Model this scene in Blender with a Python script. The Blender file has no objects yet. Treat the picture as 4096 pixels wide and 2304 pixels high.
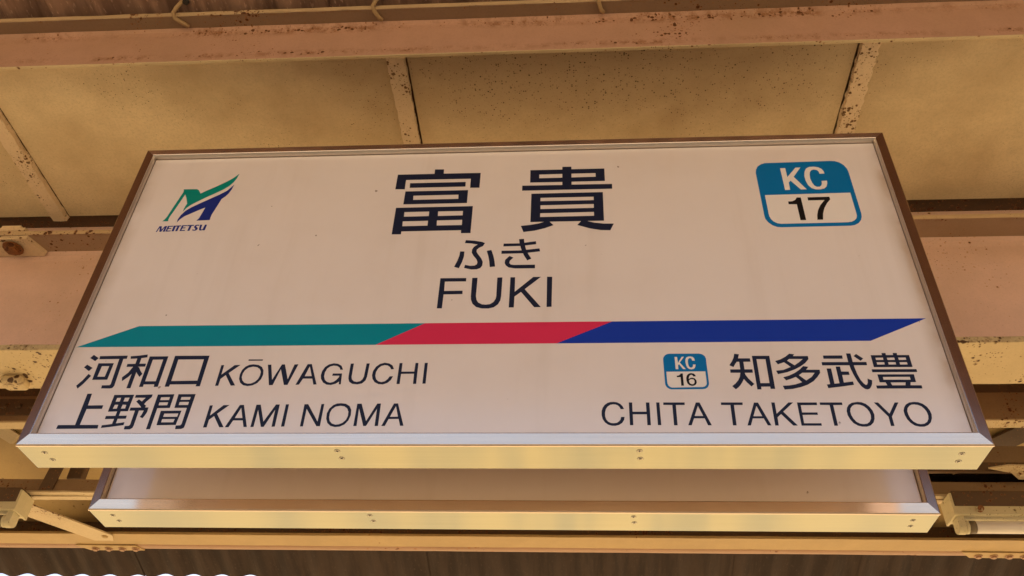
import bpy, bmesh, math, random
from mathutils import Vector
from mathutils.geometry import tessellate_polygon
random.seed(17)
scene = bpy.context.scene
col = scene.collection
R = math.radians

# ------------------------------------------------------------------ camera
cam_data = bpy.data.cameras.new('camera')
cam = bpy.data.objects.new('camera', cam_data); col.objects.link(cam)
cam.location = (0.1828, -1.561, 1.6153)
cam.rotation_euler = (R(129.64), R(-2.02), R(3.57))
cam_data.sensor_width = 36.0
cam_data.lens = 36.0 * 3496 / 4096
cam_data.clip_start = 0.02; cam_data.clip_end = 400
scene.camera = cam

# ------------------------------------------------------------------ sky, sun, exposure
SUN_EL, SUN_AZ = R(54), R(40)             # sun to the right, beyond the far eave
world = bpy.data.worlds.new('World'); scene.world = world; world.use_nodes = True
wt = world.node_tree; wn = wt.nodes; wn.clear()
sky = wn.new('ShaderNodeTexSky'); sky.sky_type = 'NISHITA'; sky.sun_disc = False
sky.sun_elevation = SUN_EL; sky.sun_rotation = SUN_AZ
sky.air_density = 1.0; sky.dust_density = 4.0; sky.ozone_density = 1.0
warm = wn.new('ShaderNodeMix'); warm.data_type = 'RGBA'; warm.blend_type = 'MULTIPLY'
warm.inputs[0].default_value = 1.0
warm.inputs[7].default_value = (1.0, 0.875, 0.83, 1)
bg = wn.new('ShaderNodeBackground'); bg.inputs['Strength'].default_value = 0.15
wo = wn.new('ShaderNodeOutputWorld')
wt.links.new(sky.outputs[0], warm.inputs[6]); wt.links.new(warm.outputs[2], bg.inputs[0]); wt.links.new(bg.outputs[0], wo.inputs[0])
sun_data = bpy.data.lights.new('sun', 'SUN'); sun_data.energy = 3.4; sun_data.angle = R(0.5); sun_data.color = (1.0, 0.90, 0.72)
sun = bpy.data.objects.new('sun', sun_data); col.objects.link(sun)
sdir = Vector((math.sin(SUN_AZ) * math.cos(SUN_EL), math.cos(SUN_AZ) * math.cos(SUN_EL), math.sin(SUN_EL)))
sun.rotation_euler = (-sdir).to_track_quat('-Z', 'Y').to_euler()
sun.location = sdir * 30
vs = scene.view_settings
vs.view_transform = 'Standard'; vs.look = 'None'; vs.gamma = 1.0; vs.use_curve_mapping = False
vs.exposure = 1.4
scene.render.resolution_x = 1024; scene.render.resolution_y = 576

# ------------------------------------------------------------------ materials
def new_mat(name):
    m = bpy.data.materials.new(name); m.use_nodes = True
    nt = m.node_tree; nt.nodes.clear()
    out = nt.nodes.new('ShaderNodeOutputMaterial'); b = nt.nodes.new('ShaderNodeBsdfPrincipled')
    nt.links.new(b.outputs[0], out.inputs[0])
    return m, nt, b
def math_n(nt, op, a, b=None, clamp=False):
    n = nt.nodes.new('ShaderNodeMath'); n.operation = op; n.use_clamp = clamp
    for i, v in enumerate((a, b)):
        if v is None: continue
        if isinstance(v, (int, float)): n.inputs[i].default_value = v
        else: nt.links.new(v, n.inputs[i])
    return n.outputs[0]
def coords(nt, scale=(1, 1, 1)):
    tc = nt.nodes.new('ShaderNodeTexCoord'); mp = nt.nodes.new('ShaderNodeMapping')
    mp.inputs['Scale'].default_value = scale
    nt.links.new(tc.outputs['Object'], mp.inputs[0]); return mp.outputs[0]
def noise(nt, vec, scale, detail=3, rough=0.55, dist=0.0):
    n = nt.nodes.new('ShaderNodeTexNoise'); n.inputs['Scale'].default_value = scale
    n.inputs['Detail'].default_value = detail; n.inputs['Roughness'].default_value = rough; n.inputs['Distortion'].default_value = dist
    nt.links.new(vec, n.inputs['Vector']); return n.outputs[0]
def ramp(nt, fac, lo, hi, inv=False):
    n = nt.nodes.new('ShaderNodeMapRange'); n.interpolation_type = 'SMOOTHSTEP'
    n.inputs[1].default_value = lo; n.inputs[2].default_value = hi
    n.inputs[3].default_value = 1.0 if inv else 0.0; n.inputs[4].default_value = 0.0 if inv else 1.0
    nt.links.new(fac, n.inputs[0]); return n.outputs[0]
def mixc(nt, fac, a, b, blend='MIX'):
    n = nt.nodes.new('ShaderNodeMix'); n.data_type = 'RGBA'; n.blend_type = blend
    for i, v in ((0, fac), (6, a), (7, b)):
        if isinstance(v, (int, float)): n.inputs[i].default_value = v
        elif isinstance(v, tuple): n.inputs[i].default_value = (*v, 1)
        else: nt.links.new(v, n.inputs[i])
    return n.outputs[2]
def bump(nt, b, h, strength, dist=0.002):
    n = nt.nodes.new('ShaderNodeBump'); n.inputs['Strength'].default_value = strength; n.inputs['Distance'].default_value = dist
    nt.links.new(h, n.inputs['Height']); nt.links.new(n.outputs[0], b.inputs['Normal'])
def specks(nt, vec, scale, size, mask, jitter=0.35):
    """irregular spots: voronoi cells, each with its own size, only where the mask allows"""
    nz = nt.nodes.new('ShaderNodeTexNoise'); nz.inputs['Scale'].default_value = scale * 2.2; nz.inputs['Detail'].default_value = 2
    nt.links.new(vec, nz.inputs['Vector'])
    add = nt.nodes.new('ShaderNodeVectorMath'); add.operation = 'MULTIPLY_ADD'
    add.inputs[1].default_value = (jitter / scale,) * 3
    nt.links.new(nz.outputs['Color'], add.inputs[0]); nt.links.new(vec, add.inputs[2])
    v = nt.nodes.new('ShaderNodeTexVoronoi'); v.inputs['Scale'].default_value = scale
    nt.links.new(add.outputs[0], v.inputs['Vector'])
    sep = nt.nodes.new('ShaderNodeSeparateColor'); nt.links.new(v.outputs['Color'], sep.inputs[0])
    r = math_n(nt, 'MULTIPLY', math_n(nt, 'POWER', sep.outputs[0], 3.0), mask)
    rad = math_n(nt, 'MULTIPLY', r, size)
    d = math_n(nt, 'SUBTRACT', rad, v.outputs['Distance'])
    return d                                   # > 0 inside a spot
def paint(name, base, mould_shade=None, dirt=(0.30, 0.20, 0.10), rust=(0.10, 0.034, 0.012), halo=(0.36, 0.15, 0.05),
          scale=38, size=0.75, lo=0.42, hi=0.75, bands=(), rough=0.55, relief=0.35, streak=(1, 1, 1), dirtamt=0.35, fine=True, cl=3.2, grain=0.18):
    """old paint with rust spots; bands = (axis, centre, half width, strength) where rust collects along an edge"""
    m, nt, b = new_mat(name); vec = coords(nt)
    big = noise(nt, coords(nt, streak), 2.3, 5, 0.6)
    c = mixc(nt, math_n(nt, 'MULTIPLY', ramp(nt, big, 0.35, 0.8), dirtamt), base, dirt)
    tone = noise(nt, vec, 14, 4, 0.65)
    c = mixc(nt, math_n(nt, 'MULTIPLY', ramp(nt, tone, 0.3, 0.75), 0.28), c, tuple(x * 0.72 for x in base))
    mask = ramp(nt, noise(nt, vec, cl, 3, 0.6), lo, hi)
    if mould_shade:                                   # irregular mouldy patch that also paints in the middle's shade: centre, radii, strength
        (mx, my), (rx, ry), ms = mould_shade
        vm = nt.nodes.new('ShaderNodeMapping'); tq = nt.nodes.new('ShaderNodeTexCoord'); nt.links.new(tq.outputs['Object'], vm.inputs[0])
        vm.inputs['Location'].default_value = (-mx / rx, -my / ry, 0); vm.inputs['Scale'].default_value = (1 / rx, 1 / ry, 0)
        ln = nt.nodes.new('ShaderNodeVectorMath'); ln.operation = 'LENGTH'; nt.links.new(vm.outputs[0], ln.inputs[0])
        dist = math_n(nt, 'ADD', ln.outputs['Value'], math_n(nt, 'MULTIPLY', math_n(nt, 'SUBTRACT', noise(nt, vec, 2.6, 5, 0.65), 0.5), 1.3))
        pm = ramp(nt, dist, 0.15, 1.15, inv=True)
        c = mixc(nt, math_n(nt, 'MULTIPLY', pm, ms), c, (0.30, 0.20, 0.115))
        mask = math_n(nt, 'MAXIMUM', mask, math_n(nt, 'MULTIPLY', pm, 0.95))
    tc = nt.nodes.new('ShaderNodeTexCoord'); sp = nt.nodes.new('ShaderNodeSeparateXYZ'); nt.links.new(tc.outputs['Object'], sp.inputs[0])
    edge = None
    for ax, ctr, half, st in bands:
        dd = math_n(nt, 'ABSOLUTE', math_n(nt, 'SUBTRACT', sp.outputs['XYZ'.index(ax)], ctr))
        e = math_n(nt, 'MULTIPLY', ramp(nt, dd, 0.0, half, inv=True), st)
        e = math_n(nt, 'MULTIPLY', e, ramp(nt, noise(nt, vec, 4.0, 4, 0.6), 0.34, 0.62))
        edge = e if edge is None else math_n(nt, 'MAXIMUM', edge, e)
    if edge is not None: mask = math_n(nt, 'MAXIMUM', mask, edge)
    d = specks(nt, vec, scale, size, mask)
    c = mixc(nt, math_n(nt, 'MULTIPLY', ramp(nt, d, -0.16, 0.05), 0.75), c, halo)
    if edge is not None:
        e2 = math_n(nt, 'MULTIPLY', edge, ramp(nt, noise(nt, vec, 30, 4, 0.7), 0.42, 0.62), clamp=True)
        c = mixc(nt, math_n(nt, 'MULTIPLY', e2, 0.8), c, tuple(0.5 * (x + y) for x, y in zip(halo, rust)))
    core = ramp(nt, d, 0.0, 0.10)
    c = mixc(nt, core, c, rust)
    gr_ = noise(nt, vec, 120, 5, 0.7)
    c = mixc(nt, math_n(nt, 'MULTIPLY', ramp(nt, gr_, 0.42, 0.72), grain), c, tuple(x * 0.55 for x in base))
    h = math_n(nt, 'ADD', math_n(nt, 'ADD', math_n(nt, 'MULTIPLY', tone, 0.5), math_n(nt, 'MULTIPLY', gr_, grain)), math_n(nt, 'MULTIPLY', core, -1.0))
    if fine:
        mk_ = math_n(nt, 'ADD', math_n(nt, 'MULTIPLY', mask, 0.75), 0.45)
        d2 = specks(nt, vec, scale * 2.3, size * 0.62, mk_)
        core2 = ramp(nt, d2, 0.0, 0.12)
        c = mixc(nt, math_n(nt, 'MULTIPLY', core2, 0.8), c, tuple(x * 1.3 for x in rust))
        h = math_n(nt, 'ADD', h, math_n(nt, 'MULTIPLY', core2, -0.6))
    nt.links.new(c, b.inputs['Base Color']); b.inputs['Roughness'].default_value = rough
    b.inputs['Specular IOR Level'].default_value = 0.3
    bump(nt, b, h, relief, 0.004)
    return m
def metal(name, tangent, base=(0.66, 0.62, 0.60), rough=0.26, aniso=0.75, grain=(3, 260, 260), smudge=0.10):
    m, nt, b = new_mat(name)
    g = noise(nt, coords(nt, grain), 1.0, 3, 0.6)
    b.inputs['Metallic'].default_value = 1.0
    nt.links.new(mixc(nt, g, tuple(x * 0.86 for x in base), tuple(min(1, x * 1.1) for x in base)), b.inputs['Base Color'])
    sm = noise(nt, coords(nt), 6, 4, 0.6)
    nt.links.new(math_n(nt, 'ADD', math_n(nt, 'MULTIPLY', sm, smudge), rough - smudge / 2), b.inputs['Roughness'])
    b.inputs['Anisotropic'].default_value = aniso
    cv = nt.nodes.new('ShaderNodeCombineXYZ')
    for i in range(3): cv.inputs[i].default_value = tangent[i]
    nt.links.new(cv.outputs[0], b.inputs['Tangent'])
    bump(nt, b, g, 0.03, 0.0005)
    return m
def flat(name, base, rough=0.45, spec=0.4, var=0.12, sc=9):
    m, nt, b = new_mat(name); vec = coords(nt)
    n = noise(nt, vec, sc, 4, 0.6)
    nt.links.new(mixc(nt, n, tuple(x * (1 - var) for x in base), tuple(min(1, x * (1 + var)) for x in base)), b.inputs['Base Color'])
    b.inputs['Roughness'].default_value = rough; b.inputs['Specular IOR Level'].default_value = spec
    return m

CREAM = (0.76, 0.61, 0.375)
PINK = (0.52, 0.305, 0.22)
M = {}
M['ceiling'] = paint('ceiling_paint', CREAM, mould_shade=((0.25, 0.10), (1.45, 0.38), 0.58), dirt=(0.42, 0.285, 0.14), rust=(0.05, 0.03, 0.015), halo=(0.28, 0.19, 0.10), scale=150, size=0.46, lo=0.40, hi=0.80, relief=0.4, dirtamt=0.75, cl=1.9, grain=0.38)
M['ceiling_far'] = paint('far_ceiling_paint', (0.46, 0.32, 0.135), dirt=(0.33, 0.21, 0.09), rust=(0.06, 0.03, 0.012), halo=(0.30, 0.18, 0.07), scale=40, size=0.6, lo=0.45, hi=0.8, relief=0.15)
M['batten'] = paint('batten_paint', (0.76, 0.59, 0.39), scale=95, size=0.9, lo=0.36, hi=0.7, rust=(0.16, 0.08, 0.035), halo=(0.46, 0.32, 0.18), relief=0.9, cl=5)
M['angle_leg'] = paint('angle_leg_paint', PINK, scale=95, size=0.75, lo=0.50, hi=0.76, bands=(('Z', 0.142, 0.030, 1.15), ('Z', 0.024, 0.022, 0.9)), relief=0.3)
M['toe'] = paint('toe_paint', (0.56, 0.41, 0.25), scale=70, size=0.9, lo=0.44, hi=0.7, relief=0.5)  # lit toes keep a brighter paint than the darkened undersides
M['angle_top'] = paint('angle_top_shade_paint', (0.27, 0.175, 0.115), scale=90, size=0.7, lo=0.46, hi=0.7, relief=0.5, bands=(('Y', -0.052, 0.012, 0.7),))  # shade under the horizontal leg is put into this dark colour
M['web'] = paint('web_paint', (0.71, 0.475, 0.39), scale=60, size=0.55, lo=0.44, hi=0.78, relief=0.2, halo=(0.42, 0.20, 0.06))
M['flange'] = paint('flange_paint', (0.58, 0.45, 0.25), scale=52, size=0.85, lo=0.40, hi=0.66, relief=1.0, rust=(0.07, 0.03, 0.012), halo=(0.26, 0.15, 0.06), bands=(('Y', -0.003, 0.010, 1.3),), cl=5)
M['flange_top'] = paint('upper_flange_shade_paint', (0.40, 0.27, 0.18), scale=80, size=0.7, lo=0.50, hi=0.75, relief=0.4, bands=(('Y', 0.0, 0.02, 0.8),))  # upper flange darkened in the paint for the shade beneath it
M['purlin'] = paint('purlin_paint', (0.30, 0.195, 0.105), scale=85, size=0.9, lo=0.38, hi=0.7, relief=0.6, dirt=(0.16, 0.09, 0.045), dirtamt=0.8)
M['purlin_pale'] = paint('pale_purlin_paint', (0.60, 0.47, 0.28), scale=80, size=0.85, lo=0.42, hi=0.7, relief=0.5)
M['eave'] = paint('eave_paint', (0.47, 0.325, 0.145), scale=60, size=0.5, lo=0.50, hi=0.8, relief=0.2, halo=(0.42, 0.22, 0.07))
M['dark_steel'] = paint('grimy_shaded_steel_paint', (0.125, 0.075, 0.042), scale=80, size=0.9, lo=0.36, hi=0.66, relief=0.7, dirt=(0.08, 0.05, 0.03), dirtamt=0.8)  # grimy steel, with shade of gaps and rear members put into the colour
M['lip'] = paint('eave_lip_paint', (0.40, 0.24, 0.15), scale=36, size=0.7, lo=0.45, hi=0.75, relief=0.4)
M['rust'] = paint('rusty_bolt', (0.26, 0.10, 0.03), scale=60, size=1.0, lo=0.3, hi=0.6, relief=1.0, dirt=(0.10, 0.04, 0.015))
M['hook'] = paint('painted_hook', (0.40, 0.27, 0.14), scale=60, size=0.9, lo=0.4, hi=0.7, relief=0.5)
M['lamp_body'] = paint('lamp_enamel', (0.62, 0.54, 0.33), scale=44, size=0.95, lo=0.40, hi=0.7, relief=0.4, rust=(0.10, 0.06, 0.03), halo=(0.36, 0.27, 0.13), dirt=(0.36, 0.28, 0.14), dirtamt=0.7)
M['tube'] = flat('tube_glass', (0.80, 0.74, 0.66), 0.12, 0.6, 0.05)
M['cap'] = paint('tube_cap', (0.16, 0.12, 0.07), scale=60, size=0.8, lo=0.4, hi=0.7, relief=0.4)
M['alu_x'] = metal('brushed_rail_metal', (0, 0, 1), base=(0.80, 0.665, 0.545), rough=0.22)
M['alu_z'] = metal('brushed_side_metal', (1, 0, 0), base=(0.43, 0.325, 0.26), rough=0.2, grain=(260, 260, 3))  # side rails darkened to paint in the dark roof they reflect
M['alu_inner'] = metal('rail_reveal_metal', (0, 0, 1), base=(0.78, 0.71, 0.64), rough=0.38, aniso=0.3)
M['alu_bottom'] = metal('brushed_bottom_metal', (0, 1, 0), base=(0.38, 0.38, 0.285), rough=0.10, aniso=0.9, smudge=0.02)
M['screw'] = metal('screw_metal', (1, 0, 0), base=(0.55, 0.50, 0.42), rough=0.35, aniso=0.0)
M['slot'] = flat('screw_recess', (0.03, 0.025, 0.02), 0.7)
M['gasket'] = flat('panel_gasket', (0.16, 0.11, 0.08), 0.7)
M['navy'] = flat('navy_print', (0.012, 0.016, 0.040), 0.34, 0.2)
M['black'] = flat('black_print', (0.008, 0.006, 0.006), 0.34, 0.2)
M['blue_badge'] = flat('badge_blue_print', (0.0, 0.15, 0.40), 0.34, 0.2, 0.05)
M['white_print'] = flat('white_print', (0.80, 0.72, 0.66), 0.34, 0.2, 0.03)
M['teal'] = flat('teal_print', (0.0, 0.235, 0.305), 0.34, 0.2, 0.06)
M['red'] = flat('red_print', (0.66, 0.028, 0.085), 0.34, 0.2, 0.06)
M['royal'] = flat('royal_blue_print', (0.008, 0.038, 0.36), 0.34, 0.2, 0.06)
M['emblem_green'] = flat('emblem_green_print', (0.0, 0.23, 0.185), 0.34, 0.2, 0.05)
M['emblem_blue'] = flat('emblem_blue_print', (0.012, 0.025, 0.20), 0.34, 0.2, 0.05)

def panel_mat(name, rusty):
    """white acrylic face: dust specks, faint grime towards the frame, and a rusty run along one edge"""
    m, nt, b = new_mat(name); vec = coords(nt)
    base = (0.83, 0.735, 0.685)
    c = mixc(nt, math_n(nt, 'MULTIPLY', ramp(nt, noise(nt, vec, 3.0, 5, 0.6), 0.35, 0.8), 0.35), base, (0.70, 0.58, 0.50))
    c = mixc(nt, math_n(nt, 'MULTIPLY', ramp(nt, noise(nt, coords(nt, (7, 1, 0.5)), 2.0, 4, 0.6), 0.5, 0.8), 0.22), c, (0.66, 0.55, 0.47))
    d = specks(nt, vec, 22, 0.13, ramp(nt, noise(nt, vec, 2.5, 3), 0.25, 0.7))
    c = mixc(nt, math_n(nt, 'MULTIPLY', ramp(nt, d, 0.0, 0.03), 0.75), c, (0.22, 0.15, 0.10))
    tc = nt.nodes.new('ShaderNodeTexCoord'); sp = nt.nodes.new('ShaderNodeSeparateXYZ'); nt.links.new(tc.outputs['Object'], sp.inputs[0])
    ax = math_n(nt, 'ABSOLUTE', sp.outputs[0])
    gr = math_n(nt, 'MULTIPLY', ramp(nt, ax, 0.925, 0.972), ramp(nt, noise(nt, vec, 5, 4), 0.25, 0.7))
    c = mixc(nt, math_n(nt, 'MULTIPLY', gr, 0.55), c, (0.42, 0.30, 0.19))
    if rusty:
        wob = math_n(nt, 'ADD', sp.outputs[0], math_n(nt, 'MULTIPLY', math_n(nt, 'SUBTRACT', noise(nt, vec, 25, 4), 0.5), 0.006))
        line = math_n(nt, 'MULTIPLY', ramp(nt, wob, 0.9565, 0.9600), ramp(nt, wob, 0.9655, 0.9690, inv=True))
        hgt = math_n(nt, 'MULTIPLY', ramp(nt, sp.outputs[2], 0.06, 0.20), ramp(nt, sp.outputs[2], 0.76, 0.86, inv=True))
        hl = math_n(nt, 'MULTIPLY', math_n(nt, 'MULTIPLY', ramp(nt, wob, 0.9480, 0.9640), hgt), ramp(nt, noise(nt, vec, 7, 4, 0.6), 0.35, 0.6))
        c = mixc(nt, math_n(nt, 'MULTIPLY', hl, 0.5), c, (0.50, 0.33, 0.20))
        f = math_n(nt, 'MULTIPLY', math_n(nt, 'MULTIPLY', line, hgt), ramp(nt, noise(nt, vec, 9, 5, 0.7), 0.34, 0.2))
        c = mixc(nt, f, c, (0.16, 0.052, 0.014))
    nt.links.new(c, b.inputs['Base Color'])
    b.inputs['Roughness'].default_value = 0.2; b.inputs['Specular IOR Level'].default_value = 0.8
    b.inputs['Coat Weight'].default_value = 0.8; b.inputs['Coat IOR'].default_value = 1.6; b.inputs['Coat Roughness'].default_value = 0.12
    return m
M['face'] = panel_mat('sign_face_acrylic', True)
M['face_blank'] = panel_mat('blank_face_acrylic', False)

def sheet_mat(name, k):
    m, nt, b = new_mat(name); vec = coords(nt)
    c = mixc(nt, noise(nt, vec, 3, 5, 0.65), (0.13, 0.085, 0.065), (0.27, 0.20, 0.16))
    st = noise(nt, coords(nt, (9, 0.8, 1)), 2.0, 4, 0.65)
    c = mixc(nt, math_n(nt, 'MULTIPLY', ramp(nt, st, 0.40, 0.64), 0.75), c, (0.085, 0.055, 0.045))
    fl = noise(nt, coords(nt, (1, 0.35, 1)), 130, 2, 0.5)
    c = mixc(nt, math_n(nt, 'MULTIPLY', ramp(nt, fl, 0.60, 0.75), 0.5), c, (0.40, 0.31, 0.25))
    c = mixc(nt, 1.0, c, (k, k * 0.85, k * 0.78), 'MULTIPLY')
    nt.links.new(c, b.inputs['Base Color']); b.inputs['Roughness'].default_value = 0.85
    b.inputs['Specular IOR Level'].default_value = 0.2
    bump(nt, b, fl, 0.4, 0.002)
    return m
M['sheet'] = sheet_mat('fibre_cement_sheet', 1.5)  # brightened and reddened copy, so its bounce warms the sign face
M['sheet_eave'] = sheet_mat('shaded_fibre_cement_sheet', 0.19)  # darker copy of the same sheet, with the eave's shade in its colour
def ground_mat():
    m, nt, b = new_mat('platform_paving'); vec = coords(nt)
    c = mixc(nt, noise(nt, vec, 0.9, 6, 0.65), (0.40, 0.29, 0.135), (0.52, 0.385, 0.19))
    c = mixc(nt, math_n(nt, 'MULTIPLY', ramp(nt, noise(nt, coords(nt, (1, 0.12, 1)), 1.9, 3, 0.6), 0.42, 0.60), 0.8), c, (0.29, 0.245, 0.155))
    nt.links.new(c, b.inputs['Base Color']); b.inputs['Roughness'].default_value = 0.9
    return m
M['ground'] = ground_mat()

# ------------------------------------------------------------------ helpers
def tag(o, label=None, cat=None, group=None, kind=None):
    for k, v in (('label', label), ('category', cat), ('group', group), ('kind', kind)):
        if v: o[k] = v
    return o
def thing(name, label, cat, loc, group=None):
    o = bpy.data.objects.new(name, None); o.empty_display_size = 0.1
    o.location = loc; col.objects.link(o); return tag(o, label, cat, group)
def world_loc(o):
    v = Vector((0, 0, 0))
    while o: v += Vector(o.location); o = o.parent
    return v
def mk(name, verts, faces, mat, parent=None, smooth=False):
    """a mesh object from world-space vertices, placed relative to its parent"""
    off = world_loc(parent)
    me = bpy.data.meshes.new(name); me.from_pydata([Vector(v) - off for v in verts], [], faces)
    bm = bmesh.new(); bm.from_mesh(me); bmesh.ops.recalc_face_normals(bm, faces=bm.faces); bm.to_mesh(me); bm.free()
    me.materials.append(mat)
    if smooth:
        for p in me.polygons: p.use_smooth = True
    o = bpy.data.objects.new(name, me); col.objects.link(o)
    if parent: o.parent = parent
    return o
def boxv(x0, x1, y0, y1, z0, z1):
    v = [(x, y, z) for x in (x0, x1) for y in (y0, y1) for z in (z0, z1)]
    f = [(0, 1, 3, 2), (4, 6, 7, 5), (0, 4, 5, 1), (2, 3, 7, 6), (0, 2, 6, 4), (1, 5, 7, 3)]
    return v, f
def box(name, x0, x1, y0, y1, z0, z1, mat, parent=None, bev=0.0):
    o = mk(name, *boxv(x0, x1, y0, y1, z0, z1), mat, parent)
    if bev:
        bm = bmesh.new(); bm.from_mesh(o.data)
        bmesh.ops.bevel(bm, geom=bm.edges[:], offset=bev, segments=2, affect='EDGES', profile=0.5)
        bm.to_mesh(o.data); bm.free()
    return o
def prism_x(name, prof, x0, x1, mat, parent=None, step=None, wob=0.0):
    """profile of (y, z) points run along x, optionally in uneven steps so that edges are not ruler-straight"""
    n = len(prof); xs = [x0, x1]
    if step:
        k = max(1, int((x1 - x0) / step)); xs = [x0 + (x1 - x0) * i / k for i in range(k + 1)]
    v, f = [], []
    for x in xs:
        v += [(x, y + random.uniform(-wob, wob), z + random.uniform(-wob, wob)) for y, z in prof]
    for i in range(len(xs) - 1):
        for j in range(n):
            a, b = i * n + j, i * n + (j + 1) % n
            f.append((a, b, b + n, a + n))
    f += [tuple(range(n)), tuple(range(len(v) - n, len(v)))]
    return mk(name, v, f, mat, parent)
def rounded(prof, r, seg=3, sharp=()):
    """round the corners of a closed (y, z) profile"""
    out = []
    n = len(prof)
    for i, p in enumerate(prof):
        if i in sharp: out.append(p); continue
        p = Vector(p); a = Vector(prof[i - 1]) - p; b = Vector(prof[(i + 1) % n]) - p
        rr = min(r, a.length * 0.45, b.length * 0.45)
        A, B = p + a.normalized() * rr, p + b.normalized() * rr
        for k in range(seg + 1):
            t = k / seg
            q = A * (1 - t) ** 2 + p * 2 * t * (1 - t) + B * t * t
            out.append((q.x, q.y))
    return out
def cyl(name, p0, p1, r, mat, parent=None, n=16, r1=None, smooth=True):
    p0, p1 = Vector(p0), Vector(p1); d = (p1 - p0).normalized()
    a = d.orthogonal().normalized(); b = d.cross(a); r1 = r if r1 is None else r1
    v, f = [], []
    for c, rr in ((p0, r), (p1, r1)):
        v += [c + (a * math.cos(2 * math.pi * i / n) + b * math.sin(2 * math.pi * i / n)) * rr for i in range(n)]
    f = [(i, (i + 1) % n, n + (i + 1) % n, n + i) for i in range(n)] + [tuple(range(n)), tuple(range(n, 2 * n))]
    o = mk(name, v, f, mat, parent)
    if smooth:
        for p in o.data.polygons: p.use_smooth = len(p.vertices) == 4
    return o
def tube_path(name, pts, r, mat, parent=None, n=8):
    pts = [Vector(p) for p in pts]; v, f = [], []
    for i, p in enumerate(pts):
        d = (pts[min(i + 1, len(pts) - 1)] - pts[max(i - 1, 0)]).normalized()
        a = d.cross(Vector((0.3, 0.2, 1))).normalized(); b = d.cross(a)
        v += [p + (a * math.cos(2 * math.pi * k / n) + b * math.sin(2 * math.pi * k / n)) * r for k in range(n)]
    for i in range(len(pts) - 1):
        for k in range(n): f.append((i * n + k, i * n + (k + 1) % n, (i + 1) * n + (k + 1) % n, (i + 1) * n + k))
    f += [tuple(range(n)), tuple(range(len(v) - n, len(v)))]
    return mk(name, v, f, mat, parent, smooth=True)
def bolt(parent, c, r=0.011, h=0.008, name='bolt', mat='rust', washer=True):
    """hexagon head hanging under c, with a washer above it"""
    x, y, z = c
    v, f = [], []
    def ring(rr, zz, n, ph=0.3): return [(x + rr * math.cos(ph + 2 * math.pi * i / n), y + rr * math.sin(ph + 2 * math.pi * i / n), zz) for i in range(n)]
    v += ring(r, z - 0.0025, 6) + ring(r, z - h, 6) + ring(r * 0.7, z - h - 0.002, 6)
    f += [(i, (i + 1) % 6, 6 + (i + 1) % 6, 6 + i) for i in range(6)] + [(6 + i, 6 + (i + 1) % 6, 12 + (i + 1) % 6, 12 + i) for i in range(6)] + [tuple(range(12, 18)), tuple(range(6))]
    if washer:
        k = len(v); v += ring(r * 1.45, z + 0.001, 12) + ring(r * 1.45, z - 0.003, 12)
        f += [(k + i, k + (i + 1) % 12, k + 12 + (i + 1) % 12, k + 12 + i) for i in range(12)] + [tuple(range(k + 12, k + 24)), tuple(range(k, k + 12))]
    return mk(name, v, f, M[mat], parent)
def plate(name, poly, z0, z1, mat, parent=None):
    """flat plate from an (x, y) outline"""
    n = len(poly)
    v = [(x, y, z0) for x, y in poly] + [(x, y, z1) for x, y in poly]
    f = [(i, (i + 1) % n, n + (i + 1) % n, n + i) for i in range(n)] + [tuple(range(n)), tuple(range(n, 2 * n))]
    return mk(name, v, f, mat, parent)

# ------------------------------------------------------------------ ground
g = mk('ground', [(-90, -90, 0), (90, -90, 0), (90, 90, 0), (-90, 90, 0)], [(0, 1, 2, 3)], M['ground']); tag(g, kind='structure')

# ------------------------------------------------------------------ corrugated roof
def roof_z1(y): return 3.990 + 0.08 * (-0.04 - y)
def roof_z2(y): return 3.300 + 0.292 * (2.737 - y)
roof = thing('canopy_roof', 'grey corrugated fibre cement sheets roofing the canopy above all the steelwork', 'roof', (0, 0, 3.9))
PITCH = 0.150
def corrugated(x0, waves, y0, y1, zf, lift, mat, amp=0.017, th=0.006, per=10, rows=7):
    v, f = [], []; n = waves * per + 1
    for s in (0, 1):
        for j in range(rows):
            y = y0 + (y1 - y0) * j / (rows - 1)
            for i in range(n):
                x = x0 + i * PITCH / per
                v.append((x, y, zf(y) + lift + amp * math.cos(2 * math.pi * x / PITCH) + s * th))
    def id_(s, j, i): return s * rows * n + j * n + i
    for s in (0, 1):
        for j in range(rows - 1):
            for i in range(n - 1): f.append((id_(s, j, i), id_(s, j, i + 1), id_(s, j + 1, i + 1), id_(s, j + 1, i)))
    for i in range(n - 1):
        for j in (0, rows - 1): f.append((id_(0, j, i), id_(0, j, i + 1), id_(1, j, i + 1), id_(1, j, i)))
    for j in range(rows - 1):
        for i in (0, n - 1): f.append((id_(0, j, i), id_(0, j + 1, i), id_(1, j + 1, i), id_(1, j, i)))
    return mk('corrugated_sheet', v, f, M[mat], roof, smooth=True)
for k in range(-16, 16):
    x0 = k * 0.75 + 0.04
    corrugated(x0, 6, -2.55, 0.86, roof_z1, 0.0075 * (k % 2), 'sheet')
    corrugated(x0, 6, 0.80, 2.766 + random.uniform(-0.007, 0.007), roof_z2, 0.004 * (k % 2), 'sheet_eave', 0.0095)

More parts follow.
